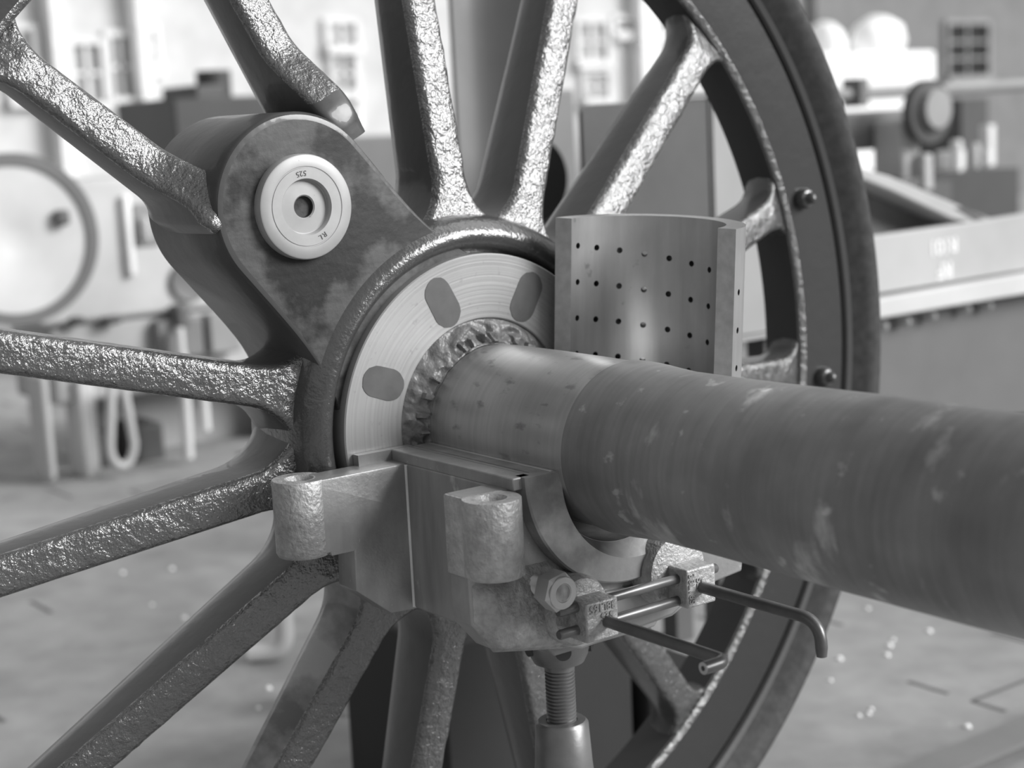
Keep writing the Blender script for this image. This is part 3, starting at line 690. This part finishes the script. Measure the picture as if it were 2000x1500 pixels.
# ---- things further back on the right
rl = empty('handrail', 'long thin grey horizontal rail with a clamp, upper right', 'rail', (-3, 3.5, FLOOR_Z))
a, b = onx(1600, 187, -3), onx(2060, 162, -3)
MB().tube([a, b], .026, 16).done('bar', grey(.28, .5), rl)
c_ = onx(1671, 180, -3); MB().box(-3.05, -2.95, c_.y - .024, c_.y + .024, c_.z - .06, c_.z + .055).done('clamp', grey(.18, .5), rl)
for q in (a, b): MB().box(-3.03, -2.97, q.y - .03, q.y + .03, FLOOR_Z, q.z).done('post', grey(.25, .5), rl)
wb = thing1('white_container', slab(1560, 102, 1828, 182, -8.5, 1.2), grey(.95, .7), 'large white container under lumpy white sacks, upper right', 'container', bevel=.03)
for v_ in wb.data.vertices:
    if v_.co.z < onx(1700, 150, -8.5).z: v_.co.z = FLOOR_Z
for i, (px, py, rr, dd) in enumerate(((1650, 66, .15, 'lowest white sack at the left end of the white container'), (1695, 58, .18, 'upright white sack, second from left on the white container'), (1740, 68, .2, 'flat wide white sack in the middle of the white container'), (1795, 52, .24, 'tallest white sack at the right end of the white container'))):
    p_ = onx(px, py, -8.8); top_ = onx(1700, 102, -8.5).z; m = MB()
    h_ = p_.z + rr * .6 - top_
    top_ += .012
    m.lathe([(top_ - .01, 0), (top_ - .01, rr), (top_ + h_ * .25, rr * 1.15), (top_ + h_ * .7, rr * .95), (top_ + h_ * .95, rr * .4), (top_ + h_, 0)], 24, axis='Z', c=(-9.0 + (.0, -.35, .0, -.3)[i], p_.y))
    o = thing1('sack', m, grey(.92, .8), dd, 'sack', 'white sacks on the container', smooth=60); roughen(o.data, .03, 3)
    for v_ in o.data.vertices: v_.co.z = max(v_.co.z, top_)
vb = empty('valve_stand', 'grey bracket stand carrying a round dark-rimmed wheel, far right', 'machine', (-2.6, 3.4, FLOOR_Z))
c_ = onx(1815, 218, -2.5)
MB().lathe([(-2.53, 0), (-2.53, .12), (-2.49, .12), (-2.49, .085), (-2.50, .085), (-2.50, 0)], 32, c=(c_.y, c_.z)).done('wheel', grey(.07, .5), vb)
MB().lathe([(-2.49, 0), (-2.46, 0.0), (-2.46, .075), (-2.5, .08)], 32, c=(c_.y + .01, c_.z + .01)).done('wheel_face', grey(.3, .5), vb)
slab(1762, 232, 1800, 362, -2.55, .15).done('bracket', grey(.42, .5), vb, bevel=.02); slab(1650, 216, 1775, 292, -2.7, .1).done('beam', grey(.16, .5), vb, bevel=.01)
slab(1806, 300, 1824, 372, -2.5, .06).done('bracket', grey(.45, .5), vb, bevel=.01); slab(1750, 350, 1800, 372, -2.5, .2).done('foot', grey(.12, .5), vb, bevel=.01)
g_ = onx(1800, 372, -2.6); MB().box(-2.75, -2.55, g_.y - .15, g_.y + .12, FLOOR_Z, g_.z + .03).done('pedestal', grey(.1, .6), vb)
sb_ = slab(1826, 335, 1990, 470, -3.6, .8); o = thing1('dark_bench', sb_, grey(.06, .6), 'dark bench carrying small added pale shapes, far right', 'bench')
for v_ in o.data.vertices:
    if v_.co.z < onx(1900, 400, -3.6).z: v_.co.z = FLOOR_Z
slabz = onx(1900, 335, -3.6).z  # pale shapes added so their white colour gives bright out-of-focus highlight discs
pale = (('highlight_can', 1868, 282, 14, .9, 'tallest added pale can on the dark bench'), ('highlight_can', 1852, 300, 12, .95, 'squat added white can at the left of the dark bench'), ('box', 1866, 312, 30, .95, 'long white box added as a blurred highlight on the dark bench'), ('highlight_can', 1905, 286, 10, .6, 'added grey-white can at the middle of the dark bench'),
        ('highlight_can', 1925, 296, 9, .5, 'added dull grey can near the right end of the dark bench'), ('box', 1938, 250, 10, .8, 'upright pale box added as a blurred highlight at the right end of the dark bench'))
for i, (k, px, py, w, g, lb) in enumerate(pale):
    X = -3.75 - .03 * i; p_ = onx(px, py, X); sc_ = (p_ - CAM).dot(CF) / FPX; r_ = w * sc_
    top_ = max(p_.z + r_ * .6, slabz + .06)
    if k == 'highlight_can': thing1('highlight_can', MB().lathe([(slabz, 0), (slabz, r_ * .8), (top_ - .01, r_ * .8), (top_, r_ * .6), (top_, 0)], 24, axis='Z', c=(X, p_.y)), grey(g, .4), lb, 'highlight_can', 'pale shapes added for blurred highlights')
    else: thing1('highlight_box', MB().box(X - .06, X, p_.y - r_, p_.y + r_, slabz, top_), grey(g, .6), lb, 'box', 'pale shapes added for blurred highlights', bevel=.006)
# dark store wall at far right edge
thing1('dark_cabinet', slab(1878, 192, 1930, 470, -5.5, .5), grey(.07, .6), 'dark upright cabinet behind the bench at the right edge', 'cabinet')
# ---- ground litter
chips = ((1695, 1190), (1745, 1250), (1738, 1262), (1733, 1281), (1640, 1288), (1815, 1234), (1678, 1399), (1697, 1395), (1702, 1386), (1890, 1421), (1622, 1330), (297, 1182), (336, 1112), (240, 1120), (505, 1384), (525, 1346), (360, 1208))
where = ('just below the axle', 'in the cluster below the axle, uppermost', 'in the cluster below the axle, middle', 'in the cluster below the axle, lowest', 'nearest the tyre edge', 'farthest right under the axle', 'in the low pair, left one', 'in the low pair, right one', 'above the low pair',
         'in the lower right corner', 'between tyre and low pair', 'brightest on the left floor', 'above the brightest chip on the left floor', 'farthest left on the left floor', 'between the lowest spokes, nearer', 'between the lowest spokes, farther', 'right of the brightest chip on the left floor')
for (px, py), wd in zip(chips, where):
    p_ = onz(px, py); r_ = random.uniform(.0045, .008)
    m = MB(); m.lathe([(FLOOR_Z, 0), (FLOOR_Z, r_), (FLOOR_Z + r_ * .6, r_ * .9), (FLOOR_Z + r_, r_ * .3), (FLOOR_Z + r_, 0)], 9, axis='Z', c=(p_.x, p_.y))
    thing1('stone_chip', m, grey(.95, .3), 'small white chip ' + wd, 'stone chip', 'white chips on the paving')
p_ = onz(560, 1290); q_ = p_ + Vector((0, 0, 0))
el = MB().tube(bend([(p_.x - .05, p_.y - .07, FLOOR_Z + .022), (p_.x, p_.y, FLOOR_Z + .022), (p_.x, p_.y, FLOOR_Z + .19)], .05), .022, 16)
thing1('pipe_elbow', el, grey(.6, .45), 'pale bent pipe standing on the floor between the lower spokes', 'pipe', smooth=60)
p_ = onz(712, 1385); thing1('pale_block', MB().lathe([(FLOOR_Z, 0), (FLOOR_Z, .05), (FLOOR_Z + .16, .045), (FLOOR_Z + .17, .03), (FLOOR_Z + .17, 0)], 20, axis='Z', c=(p_.x, p_.y)), grey(.6, .5), 'pale tapered block on the floor between the lowest spokes', 'block', smooth=50)
a = onx(862, 1300, -.62); b = onx(1235, 1300, -.62)  # near-black blocks added to stand in for shade behind the lowest spokes
thing1('shade_block', MB().box(-.95, -.62, a.y, b.y, FLOOR_Z, onx(1000, 1225, -.62).z), grey(.025, .7), 'added near-black block filling the shaded gap behind the lowest spokes and jack', 'block', bevel=.01)
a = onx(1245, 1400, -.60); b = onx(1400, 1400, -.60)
thing1('shade_block', MB().box(-.9, -.60, a.y + .03, b.y, FLOOR_Z, onx(1300, 1325, -.6).z), grey(.025, .7), 'low near-black block added for the shaded gap right of the jack', 'block', bevel=.01)
# rail under the wheel
thing1('running_rail', MB().prism([(-.225, -.8065), (-.155, -.8095), (-.155, -.822), (-.185, -.828), (-.185, FLOOR_Z), (-.2, FLOOR_Z), (-.2, -.828), (-.225, -.822)], -2.5, 2.5, 'Y'), grey(.3, .4, .7), 'steel running rail under the wheel', 'rail')
